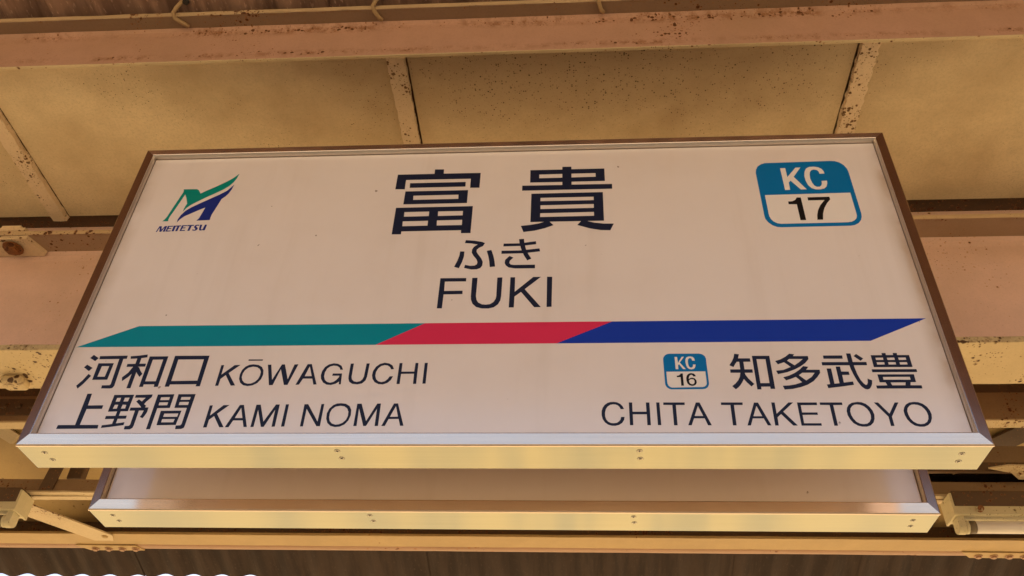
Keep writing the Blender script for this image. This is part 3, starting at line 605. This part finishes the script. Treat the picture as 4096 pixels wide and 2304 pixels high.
# ------------------------------------------------------------------ print on the face (0.1 mm units: x from the sign's middle, z from its bottom edge)
PRINT = {
 'station_name': (
  "-2808,8228 -1824,8230 -1825,8401 -1580,8397 -1577,8231 -588,8228 -589,7663 -836,7666 -839,8010 -2564,8014 -2558,7661 -2812,7668",
  "-2441,7888 -964,7892 -961,7718 -2436,7710",
  "-2532,7580 -881,7583 -879,7107 -2533,7102|-2302,7414 -1121,7420 -1115,7266 -2293,7260",
  "-2709,6982 -717,6991 -718,6045 -960,6047 -962,6150 -2471,6141 -2467,6042 -2706,6044|-2470,6822 -1831,6824 -1827,6664 -2465,6658|-1600,6822 -962,6824 -959,6668 -1593,6662|-2476,6491 -1830,6498 -1827,6329 -2467,6323|-1601,6503 -961,6510 -956,6327 -1593,6327",
  "727,8289 1568,8287 1568,8390 1808,8391 1810,8291 2671,8292 2670,7821 1809,7815 1808,7707 2850,7703 2849,7525 527,7518 528,7706 1567,7702 1567,7814 729,7816|964,8113 1568,8118 1567,7976 966,7974|1808,8119 2437,8123 2436,7985 1807,7977",
  "771,7401 2604,7407 2602,6391 768,6388|1010,7241 2363,7246 2363,7122 1009,7121|1012,6971 2362,6984 2361,6846 1013,6837|1010,6689 2360,6703 2360,6568 1009,6557",
  "530,6261 762,6289 975,6335 1122,6394 1242,6399 1347,6267 1137,6169 873,6088 603,6050",
  "2034,6394 2164,6398 2359,6330 2596,6291 2842,6285 2746,6058 2511,6071 2249,6132 1937,6256",
 ),
 'phonetic_name': (
  "-931,5436 -825,5430 -827,5266 -859,5093 -924,4888 -1042,4935 -979,5130 -943,5286",
  "-279,5440 -167,5466 -105,5269 -70,5095 -49,4926 -178,4912 -200,5097 -229,5254",
  "-817,5808 -603,5785 -414,5741 -335,5700 -380,5598 -469,5547 -526,5481 -526,5410 -482,5329 -404,5205 -356,5083 -362,4963 -404,4885 -492,4846 -621,4842 -800,4896 -779,4995 -655,4962 -551,4967 -497,5007 -485,5075 -517,5173 -592,5278 -643,5384 -642,5490 -603,5578 -515,5654 -676,5693 -834,5708",
  "126,5672 513,5671 919,5733 929,5633 568,5584 122,5576",
  "83,5436 546,5437 1009,5494 1027,5395 601,5341 85,5334",
  "501,5811 622,5819 637,5675 684,5462 745,5303 818,5163 719,5110 629,5288 557,5500 518,5678",
  "286,5261 382,5207 302,5105 289,5036 327,4984 405,4969 910,4969 912,4854 435,4856 279,4889 205,4959 176,5038 187,5141",
 ),
 'romanised_name': (
  "-1344,4582 -721,4577 -719,4471 -1227,4473 -1220,4186 -781,4188 -778,4084 -1224,4078 -1228,3661 -1348,3663",
  "-578,4578 -450,4579 -456,4018 -434,3905 -392,3824 -301,3769 -213,3758 -114,3772 -35,3835 11,3930 22,4010 21,4578 143,4582 137,4009 123,3880 73,3763 -22,3676 -145,3643 -294,3645 -433,3691 -522,3785 -567,3907 -577,4020",
  "334,4582 446,4580 449,4133 876,4582 1061,4583 683,4210 1069,3667 914,3666 597,4127 449,3988 444,3666 326,3665",
  "1203,4583 1325,4581 1315,3673 1200,3668",
 ),
 'first_left_kanji': (
  "-9166,2414 -9019,2322 -9073,2238 -9223,2325",
  "-9228,2143 -9068,2052 -9126,1965 -9278,2068",
  "-9105,1889 -9026,1836 -9134,1618 -9221,1495 -9280,1574 -9186,1712",
  "-9006,2378 -8351,2385 -8346,2296 -8426,2295 -8399,1635 -8396,1563 -8422,1507 -8481,1495 -8678,1497 -8685,1579 -8511,1584 -8494,1615 -8523,2294 -8995,2289",
  "-8974,2177 -8611,2178 -8614,1729 -8965,1727|-8864,2097 -8693,2098 -8701,1813 -8872,1812",
  "-7889,2414 -7872,2333 -8059,2303 -8257,2294 -8276,2367 -8085,2383",
  "-8285,2154 -7850,2160 -7846,2077 -8281,2074",
  "-8101,2318 -8005,2317 -8003,1499 -8097,1497",
  "-8120,2094 -8020,2008 -8151,1799 -8261,1686 -8292,1790 -8189,1915",
  "-8060,2019 -7986,2071 -7928,1976 -7848,1881 -7890,1797 -7986,1903",
  "-7824,2357 -7386,2357 -7388,1532 -7480,1531 -7488,1599 -7728,1596 -7726,1534 -7818,1533|-7723,2265 -7483,2268 -7478,1681 -7722,1680",
  "-7233,2369 -6426,2366 -6431,1541 -6530,1540 -6524,1597 -7125,1592 -7132,1535 -7232,1534|-7128,2265 -6532,2266 -6529,1692 -7122,1685",
 ),
 'second_left_kanji': (
  "-8942,1359 -8836,1361 -8822,1057 -8473,1060 -8473,967 -8819,966 -8828,566 -8410,565 -8401,475 -9326,467 -9319,563 -8936,564",
  "-8313,1326 -7862,1330 -7867,906 -8315,895|-8222,1247 -8135,1250 -8134,1152 -8225,1151|-8046,1250 -7943,1254 -7948,1155 -8050,1154|-8216,1071 -8139,1072 -8141,973 -8228,970|-8038,1074 -7956,1066 -7953,975 -8048,973",
  "-8107,912 -8028,912 -8036,597 -8118,584",
  "-8323,788 -7854,796 -7851,718 -8321,710",
  "-8333,555 -8119,588 -7852,631 -7850,558 -8097,520 -8333,488",
  "-7819,1323 -7442,1334 -7440,1267 -7533,1144 -7558,1084 -7502,1044 -7513,995 -7591,993 -7669,1075 -7759,1151 -7712,1208 -7633,1154 -7575,1248 -7819,1251",
  "-7838,998 -7433,1001 -7427,887 -7452,799 -7482,729 -7557,760 -7530,828 -7516,922 -7838,919",
  "-7714,931 -7624,930 -7621,558 -7630,491 -7678,453 -7810,453 -7817,535 -7724,543 -7710,577",
  "-7322,1331 -6950,1337 -6952,985 -7229,980 -7234,458 -7321,452|-7226,1258 -7030,1262 -7029,1188 -7227,1186|-7225,1127 -7030,1130 -7031,1056 -7225,1053",
  "-6857,1337 -6468,1339 -6490,546 -6499,489 -6551,461 -6683,457 -6692,547 -6594,552 -6574,585 -6571,986 -6849,987|-6768,1264 -6561,1265 -6562,1194 -6770,1192|-6773,1135 -6566,1138 -6565,1061 -6774,1059",
  "-7131,913 -6669,918 -6696,560 -7120,553|-7032,842 -6721,845 -6724,764 -7033,761|-7037,705 -6759,708 -6770,627 -7039,626",
 ),
 'first_left_romanised': (
  "-5489,2256 -5159,2253 -5165,2219 -5491,2219",
  "-6086,2104 -6021,2106 -6021,1850 -5777,2102 -5642,2109 -5864,1888 -5638,1560 -5736,1555 -5917,1834 -6012,1733 -6017,1554 -6089,1552",
  "-5346,2122 -5231,2103 -5140,2047 -5085,1958 -5067,1838 -5089,1717 -5154,1616 -5250,1558 -5355,1540 -5459,1564 -5541,1631 -5590,1733 -5600,1850 -5578,1972 -5521,2058 -5439,2110|-5347,2057 -5250,2043 -5176,1990 -5138,1917 -5134,1821 -5157,1726 -5216,1649 -5295,1609 -5370,1604 -5446,1630 -5506,1694 -5539,1779 -5538,1875 -5509,1961 -5447,2028",
  "-5018,2107 -4939,2111 -4836,1703 -4697,2112 -4629,2114 -4486,1714 -4411,2110 -4321,2114 -4461,1568 -4543,1566 -4696,1986 -4793,1565 -4877,1561",
  "-4112,2115 -4017,2117 -3813,1575 -3882,1570 -3937,1728 -4144,1729 -4207,1572 -4284,1567|-4052,2055 -3962,1795 -4119,1793",
  "-3284,1963 -3346,1956 -3371,2016 -3433,2060 -3512,2071 -3585,2051 -3647,1992 -3682,1888 -3681,1785 -3648,1696 -3591,1639 -3522,1619 -3450,1638 -3393,1689 -3350,1758 -3340,1801 -3503,1802 -3498,1861 -3291,1860 -3273,1574 -3320,1574 -3324,1648 -3388,1592 -3490,1558 -3589,1568 -3679,1625 -3740,1722 -3761,1819 -3750,1927 -3703,2036 -3627,2104 -3522,2134 -3421,2120 -3336,2067",
  "-3136,2123 -3066,2125 -3064,1768 -3047,1705 -2998,1653 -2931,1635 -2858,1653 -2812,1703 -2790,1779 -2779,2123 -2709,2125 -2719,1766 -2742,1670 -2807,1594 -2910,1570 -3020,1585 -3093,1636 -3127,1718 -3135,1794",
  "-2145,1968 -2209,1960 -2238,2020 -2298,2065 -2365,2075 -2438,2053 -2499,1991 -2536,1893 -2538,1796 -2510,1706 -2453,1650 -2382,1629 -2309,1649 -2252,1705 -2218,1776 -2143,1780 -2178,1681 -2250,1603 -2341,1566 -2439,1574 -2532,1625 -2591,1714 -2615,1812 -2605,1924 -2555,2035 -2478,2108 -2373,2141 -2272,2122 -2189,2066",
  "-2040,2128 -1973,2130 -1970,1899 -1687,1900 -1682,2130 -1617,2129 -1610,1577 -1680,1577 -1685,1841 -1971,1838 -1973,1577 -2043,1575",
  "-1476,2128 -1407,2130 -1404,1583 -1474,1581",
 ),
 'second_left_romanised': (
  "-6075,1046 -6008,1049 -6004,792 -5769,1053 -5637,1057 -5858,836 -5631,504 -5726,502 -5910,778 -5999,686 -6001,500 -6081,496",
  "-5408,1056 -5318,1058 -5127,511 -5199,508 -5256,670 -5464,668 -5525,504 -5607,502|-5361,985 -5277,730 -5442,728",
  "-5043,1060 -4947,1062 -4796,641 -4611,1066 -4527,1065 -4522,517 -4593,512 -4603,929 -4762,510 -4824,510 -4977,930 -4982,510 -5050,506",
  "-4393,1067 -4325,1069 -4317,519 -4389,514",
  "-3985,1068 -3903,1070 -3623,638 -3613,1072 -3552,1074 -3550,525 -3627,525 -3916,951 -3915,520 -3981,518",
  "-3188,1092 -3080,1077 -2992,1020 -2939,923 -2929,791 -2962,665 -3030,566 -3125,514 -3227,503 -3326,531 -3405,602 -3448,709 -3457,841 -3420,961 -3350,1046 -3272,1085|-3188,1026 -3101,1011 -3034,960 -2996,880 -2990,779 -3017,679 -3078,606 -3155,569 -3227,562 -3305,590 -3361,649 -3388,738 -3391,853 -3360,944 -3291,1007",
  "-2832,1076 -2737,1078 -2580,648 -2398,1079 -2318,1081 -2309,529 -2381,527 -2388,946 -2563,530 -2625,528 -2776,959 -2766,528 -2836,526",
  "-2036,1080 -1948,1082 -1767,533 -1841,531 -1891,698 -2103,696 -2164,529 -2240,527|-1985,1012 -1912,753 -2083,751",
 ),
 'right_kanji': (
  "5284,2316 5383,2300 5349,2194 5603,2192 5603,2103 5452,2101 5451,1906 5616,1905 5614,1819 5442,1817 5455,1762 5500,1673 5605,1532 5537,1470 5454,1575 5404,1659 5366,1585 5316,1507 5264,1449 5204,1400 5138,1482 5216,1547 5283,1630 5326,1714 5350,1818 5144,1819 5145,1906 5360,1907 5362,2102 5311,2103 5270,2044 5224,1966 5142,2016 5204,2106 5254,2207",
  "5651,2257 6022,2255 6019,1408 5924,1407 5921,1465 5737,1464 5735,1396 5648,1395|5739,2169 5928,2167 5922,1553 5735,1554",
  "6449,2307 6554,2291 6521,2243 6836,2241 6835,2161 6745,2058 6642,1978 6506,1899 6332,1826 6134,1778 6106,1867 6261,1886 6427,1960 6365,2025 6305,2084 6239,2057 6170,2031 6124,2116 6239,2158 6357,2228 6413,2274|6424,2167 6713,2164 6637,2094 6516,2002 6378,2124",
  "6691,1981 6795,1962 6739,1886 7018,1885 7015,1805 6940,1703 6840,1596 6705,1509 6550,1447 6384,1405 6210,1389 6185,1485 6318,1492 6459,1520 6597,1570 6544,1647 6490,1706 6385,1658 6277,1618 6228,1698 6359,1741 6491,1810 6603,1893|6645,1811 6900,1808 6820,1704 6691,1614 6562,1750",
  "7153,2252 7558,2251 7554,2165 7151,2167",
  "7093,2080 8027,2077 8026,1993 7091,1995",
  "7648,2302 7743,2302 7745,2076 7750,1955 7773,1769 7811,1618 7854,1533 7893,1492 7918,1506 7941,1553 7958,1653 8042,1609 8024,1521 7987,1447 7947,1400 7899,1382 7851,1397 7794,1459 7741,1576 7696,1737 7664,1901 7649,2088",
  "7857,2288 7981,2165 7911,2106 7792,2231",
  "7364,1964 7455,1964 7455,1835 7610,1833 7611,1749 7458,1748 7454,1556 7646,1583 7650,1499 7385,1456 7111,1420 7095,1510 7165,1520 7166,1915 7261,1915 7257,1529 7361,1541",
  "8153,2251 8388,2252 8392,2306 8476,2307 8472,2252 8621,2252 8625,2305 8710,2305 8706,2252 8952,2251 8950,1940 8152,1942|8238,2185 8395,2185 8390,2126 8238,2126|8476,2185 8630,2185 8627,2125 8477,2125|8710,2185 8865,2185 8863,2124 8711,2124|8237,2068 8394,2067 8391,2008 8237,2008|8474,2067 8628,2067 8626,2007 8475,2007|8709,2066 8864,2065 8862,2006 8709,2005",
  "8093,1887 9014,1886 9014,1813 8092,1813",
  "8181,1757 8928,1756 8926,1560 8815,1558 8793,1483 9015,1479 9014,1401 8096,1403 8094,1478 8325,1482 8303,1556 8184,1558|8279,1693 8829,1691 8829,1621 8279,1623|8405,1553 8710,1554 8690,1483 8424,1482",
 ),
 'right_romanised': (
  "2845,925 2774,922 2755,974 2719,1015 2670,1037 2625,1041 2563,1029 2505,986 2468,925 2448,842 2448,752 2466,679 2506,622 2561,592 2617,586 2680,594 2730,629 2760,673 2777,735 2848,735 2834,661 2792,592 2727,544 2649,523 2580,525 2504,549 2436,606 2392,687 2374,785 2377,876 2401,958 2442,1025 2501,1075 2566,1098 2637,1101 2707,1090 2770,1053 2817,995",
  "2951,1086 3022,1086 3019,860 3305,860 3306,1085 3380,1084 3376,536 3304,536 3307,796 3020,796 3018,537 2948,537",
  "3519,1084 3588,1084 3588,537 3519,537",
  "3667,1083 4109,1082 4106,1020 3924,1019 3919,532 3846,532 3849,1019 3664,1023",
  "4339,1079 4416,1079 4612,531 4535,531 4484,696 4268,697 4204,533 4134,533|4374,999 4459,753 4286,754",
  "4855,1079 5300,1077 5296,1016 5117,1015 5110,528 5036,528 5042,1015 4853,1017",
  "5532,1073 5615,1072 5808,527 5736,527 5677,692 5457,692 5397,526 5327,526|5571,993 5655,745 5477,744",
  "5885,1075 5954,1074 5955,803 6234,1073 6330,1073 6095,851 6334,523 6242,523 6041,794 5958,715 5954,523 5882,524",
  "6407,1072 6807,1071 6805,1007 6474,1006 6471,832 6778,831 6779,774 6471,772 6468,577 6811,576 6810,519 6407,520",
  "6867,1071 7316,1069 7316,1008 7129,1006 7130,517 7056,517 7055,1006 6863,1011",
  "7626,1081 7712,1071 7786,1034 7846,964 7887,874 7903,778 7885,674 7843,587 7776,523 7696,495 7602,495 7521,519 7446,579 7397,667 7369,763 7369,860 7392,941 7441,1014 7512,1060|7606,1019 7672,1010 7733,977 7788,915 7819,842 7828,762 7815,682 7775,610 7718,566 7648,554 7577,566 7512,608 7468,683 7444,763 7439,852 7459,925 7503,981 7550,1011",
  "7956,1065 8041,1064 8208,798 8371,1063 8448,1064 8240,727 8240,510 8169,510 8170,726",
  "8760,1076 8846,1068 8924,1030 8987,960 9024,871 9035,783 9016,687 8971,592 8901,526 8820,493 8727,492 8640,517 8570,580 8524,664 8501,765 8501,864 8532,945 8582,1013 8662,1062|8751,1014 8816,1004 8882,968 8929,903 8954,831 8960,751 8942,671 8902,605 8837,561 8768,550 8699,564 8637,609 8594,680 8576,768 8573,856 8598,929 8650,985 8696,1010",
 ),
 'badge17_blue': (
  "6917,8363 8491,8390 8597,8378 8708,8323 8795,8219 8848,8086 8864,7965 8865,6476 8850,6368 8812,6260 8732,6154 8631,6094 8526,6073 6900,6061 6787,6072 6681,6132 6593,6234 6540,6353 6533,6482 6539,8000 6562,8120 6620,8240 6713,8318 6815,8360",
 ),
 'badge17_white': (
  "6652,7179 8750,7208 8747,6461 8739,6389 8708,6308 8650,6246 8579,6206 8487,6189 6892,6176 6806,6198 6726,6258 6674,6341 6650,6442 6648,6516",
  "7180,8150 7307,8156 7308,7816 7569,8162 7693,8164 7467,7821 7713,7357 7568,7354 7367,7682 7310,7619 7303,7350 7177,7348",
  "8254,7919 8130,7915 8122,7999 8085,8055 8015,8077 7950,8055 7902,7986 7878,7887 7867,7739 7887,7591 7922,7493 7979,7442 8045,7440 8096,7487 8122,7555 8131,7652 8268,7656 8255,7551 8215,7445 8152,7379 8054,7347 7936,7347 7839,7398 7773,7507 7741,7664 7739,7842 7770,8001 7827,8119 7912,8177 8035,8185 8138,8160 8213,8097 8250,8005",
 ),
 'badge17_number': (
  "7415,7073 7516,7070 7512,6287 7375,6287 7378,6834 7180,6840 7184,6938 7288,6942 7368,6991",
  "7679,7071 8215,7077 8218,6980 8119,6857 8021,6683 7955,6500 7916,6290 7779,6289 7803,6449 7853,6613 7935,6778 8074,6962 7676,6960",
 ),
 'badge16_blue': (
  "3885,2328 4523,2328 4595,2310 4646,2259 4666,2199 4664,1561 4656,1514 4626,1456 4575,1419 4518,1410 3868,1406 3814,1423 3769,1466 3745,1519 3741,1567 3745,2176 3754,2226 3787,2282 3835,2317",
 ),
 'badge16_white': (
  "3791,1856 4617,1860 4618,1566 4612,1533 4591,1495 4557,1471 4524,1462 3887,1451 3841,1466 3808,1504 3793,1547 3790,1586",
  "3996,2242 4050,2242 4057,2084 4152,2245 4199,2243 4096,2093 4210,1921 4152,1920 4078,2049 4054,2024 4051,1920 3996,1919",
  "4423,2141 4366,2139 4358,2181 4336,2206 4307,2207 4282,2177 4271,2122 4272,2042 4283,1993 4309,1961 4337,1958 4359,1977 4371,2007 4373,2039 4429,2039 4421,1992 4405,1952 4374,1923 4329,1913 4281,1924 4244,1963 4226,2023 4218,2102 4224,2172 4244,2222 4287,2247 4336,2252 4384,2239 4413,2206",
 ),
 'badge16_number': (
  "4088,1807 4135,1809 4133,1497 4078,1496 4080,1715 4003,1713 4000,1749 4037,1754 4070,1773",
  "4405,1732 4347,1729 4337,1762 4307,1772 4273,1749 4251,1689 4251,1670 4292,1694 4332,1700 4378,1679 4407,1630 4409,1573 4387,1525 4345,1496 4300,1490 4250,1506 4211,1554 4197,1622 4197,1690 4213,1748 4245,1791 4287,1813 4327,1815 4374,1797 4398,1761|4313,1662 4348,1652 4365,1621 4362,1573 4341,1539 4309,1533 4274,1545 4253,1583 4251,1622 4272,1652",
 ),
 'emblem_green': (
  "-8579,7840 -8225,7838 -8176,7815 -8127,7764 -8068,7663 -7917,7777 -7674,7939 -7434,8123 -7317,8230 -7240,8326 -7180,8405 -7204,8237 -7263,8067 -7343,7929 -7468,7804 -7671,7652 -7874,7510 -8084,7345 -8221,7229 -8304,7126 -8335,7060 -8363,6988 -8368,7080 -8356,7185 -8331,7290 -8405,7486 -8480,7641 -8624,6972 -8664,6822 -8673,6719 -8659,6653 -8822,6652 -8774,6721 -8743,6805 -8558,7727 -8564,7786",
 ),
 'emblem_blue': (
  "-7221,7982 -7242,7807 -7288,7650 -7356,7525 -7433,7440 -7457,7314 -7551,6869 -7559,6737 -7552,6670 -7909,6653 -7862,6736 -7842,6839 -7796,7126 -7933,7049 -8110,6930 -8274,6821 -8357,6720 -8418,6595 -8420,6722 -8383,6862 -8303,7021 -8171,7151 -7996,7281 -7759,7449 -7544,7599 -7368,7741 -7286,7868",
 ),
 'emblem_name': (
  "-8881,6274 -8847,6274 -8817,6425 -8786,6278 -8738,6277 -8686,6428 -8697,6279 -8642,6280 -8633,6480 -8694,6478 -8749,6359 -8777,6478 -8839,6477",
  "-8613,6481 -8476,6487 -8473,6454 -8568,6447 -8575,6401 -8500,6405 -8500,6372 -8579,6368 -8588,6315 -8489,6320 -8493,6285 -8626,6281",
  "-8462,6487 -8400,6487 -8405,6289 -8466,6287",
  "-8408,6489 -8265,6495 -8264,6458 -8302,6455 -8313,6290 -8371,6290 -8357,6455 -8404,6452",
  "-8244,6494 -8108,6500 -8108,6467 -8193,6460 -8201,6416 -8127,6420 -8128,6387 -8205,6383 -8212,6324 -8115,6329 -8119,6297 -8255,6293",
  "-8098,6500 -7923,6505 -7924,6468 -7977,6466 -7992,6295 -8050,6293 -8038,6464 -8098,6461",
  "-7785,6502 -7782,6465 -7832,6473 -7855,6457 -7841,6429 -7796,6391 -7791,6346 -7820,6304 -7865,6291 -7926,6307 -7923,6345 -7875,6327 -7850,6347 -7868,6379 -7906,6416 -7905,6464 -7880,6498 -7835,6508",
  "-7765,6505 -7706,6505 -7706,6362 -7685,6334 -7655,6351 -7637,6504 -7582,6504 -7588,6304 -7642,6300 -7646,6315 -7688,6294 -7731,6302 -7756,6345",
 ),
 'stripe_teal': (
  "-8354,3228 -1576,3219 -2646,2636 -9675,2624",
 ),
 'stripe_red': (
  "-1576,3219 2687,3234 1431,2637 -2646,2636",
 ),
 'stripe_navy': (
  "2687,3234 9561,3240 8238,2618 1431,2637",
 ),
}
def print_part(name, keys, mat, layer, label=None):
    """flat vinyl lettering: outlines with holes, filled, a hair proud of the face"""
    verts, faces = [], []; k = 0
    for key in keys:
        for outline in PRINT[key]:
            loops = [[Vector((float(a) * 1e-4, float(b) * 1e-4, 0)) for a, b in (p.split(',') for p in lp.split())] for lp in outline.split('|')]
            pts = [p for lp in loops for p in lp]
            y = 0.0150 - 0.00012 * layer - 0.000012 * k; k += 1
            base = len(verts); verts += [(p.x, y, 2.5 + p.y) for p in pts]
            faces += [tuple(base + i for i in tri) for tri in tessellate_polygon(loops)]
    o = mk(name, verts, faces, M[mat], face)
    for p in o.data.polygons:
        if p.normal.y > 0: p.flip()
    if label: o['label'] = label
    return o
PRINT['stripe_teal'] = ("-8350,3232 -1580,3232 -2645,2632 -9670,2632",)
PRINT['stripe_red'] = ("-1580,3232 2690,3232 1432,2632 -2645,2632",)
PRINT['stripe_navy'] = ("2690,3232 9558,3232 8240,2632 1432,2632",)
print_part('stripe_band', ['stripe_teal'], 'teal', 1, 'teal end of the stripe')
print_part('stripe_band', ['stripe_red'], 'red', 2, 'red middle of the stripe')
print_part('stripe_band', ['stripe_navy'], 'royal', 1, 'navy end of the stripe')
print_part('station_name', ['station_name'], 'navy', 1, 'two large bold kanji of the station name')
print_part('phonetic_name', ['phonetic_name'], 'navy', 1, 'two hiragana under the large kanji')
print_part('romanised_name', ['romanised_name'], 'navy', 1, 'capital letters FUKI')
print_part('next_station_kanji', ['first_left_kanji'], 'navy', 1, 'slanted kanji on the upper line under the teal band')
print_part('next_station_kanji', ['second_left_kanji'], 'navy', 1, 'slanted kanji on the lower line under the teal band')
print_part('next_station_letters', ['first_left_romanised'], 'navy', 1, 'slanted capital letters KOWAGUCHI')
PRINT['kami'], PRINT['noma'] = PRINT['second_left_romanised'][:4], PRINT['second_left_romanised'][4:]
PRINT['chita'], PRINT['taketoyo'] = PRINT['right_romanised'][:5], PRINT['right_romanised'][5:]
print_part('next_station_letters', ['kami'], 'navy', 1, 'slanted capital letters KAMI')
print_part('next_station_letters', ['noma'], 'navy', 1, 'slanted capital letters NOMA')
print_part('next_station_kanji', ['right_kanji'], 'navy', 1, 'four upright kanji under the navy band')
print_part('next_station_letters', ['chita'], 'navy', 1, 'upright capital letters CHITA')
print_part('next_station_letters', ['taketoyo'], 'navy', 1, 'upright capital letters TAKETOYO')
for n, lab in (('17', 'large blue number badge KC 17'), ('16', 'small blue number badge KC 16')):
    print_part('number_badge', ['badge%s_blue' % n], 'blue_badge', 1, lab)
    print_part('badge_field', ['badge%s_white' % n], 'white_print', 2)
    print_part('badge_number', ['badge%s_number' % n], 'black', 3)
print_part('emblem_wing', ['emblem_green'], 'emblem_green', 1, 'green upper stroke of the emblem')
print_part('emblem_wing', ['emblem_blue'], 'emblem_blue', 1, 'blue lower stroke of the emblem')
print_part('emblem_letters', ['emblem_name'], 'emblem_blue', 1, 'small slanted letters under the emblem')
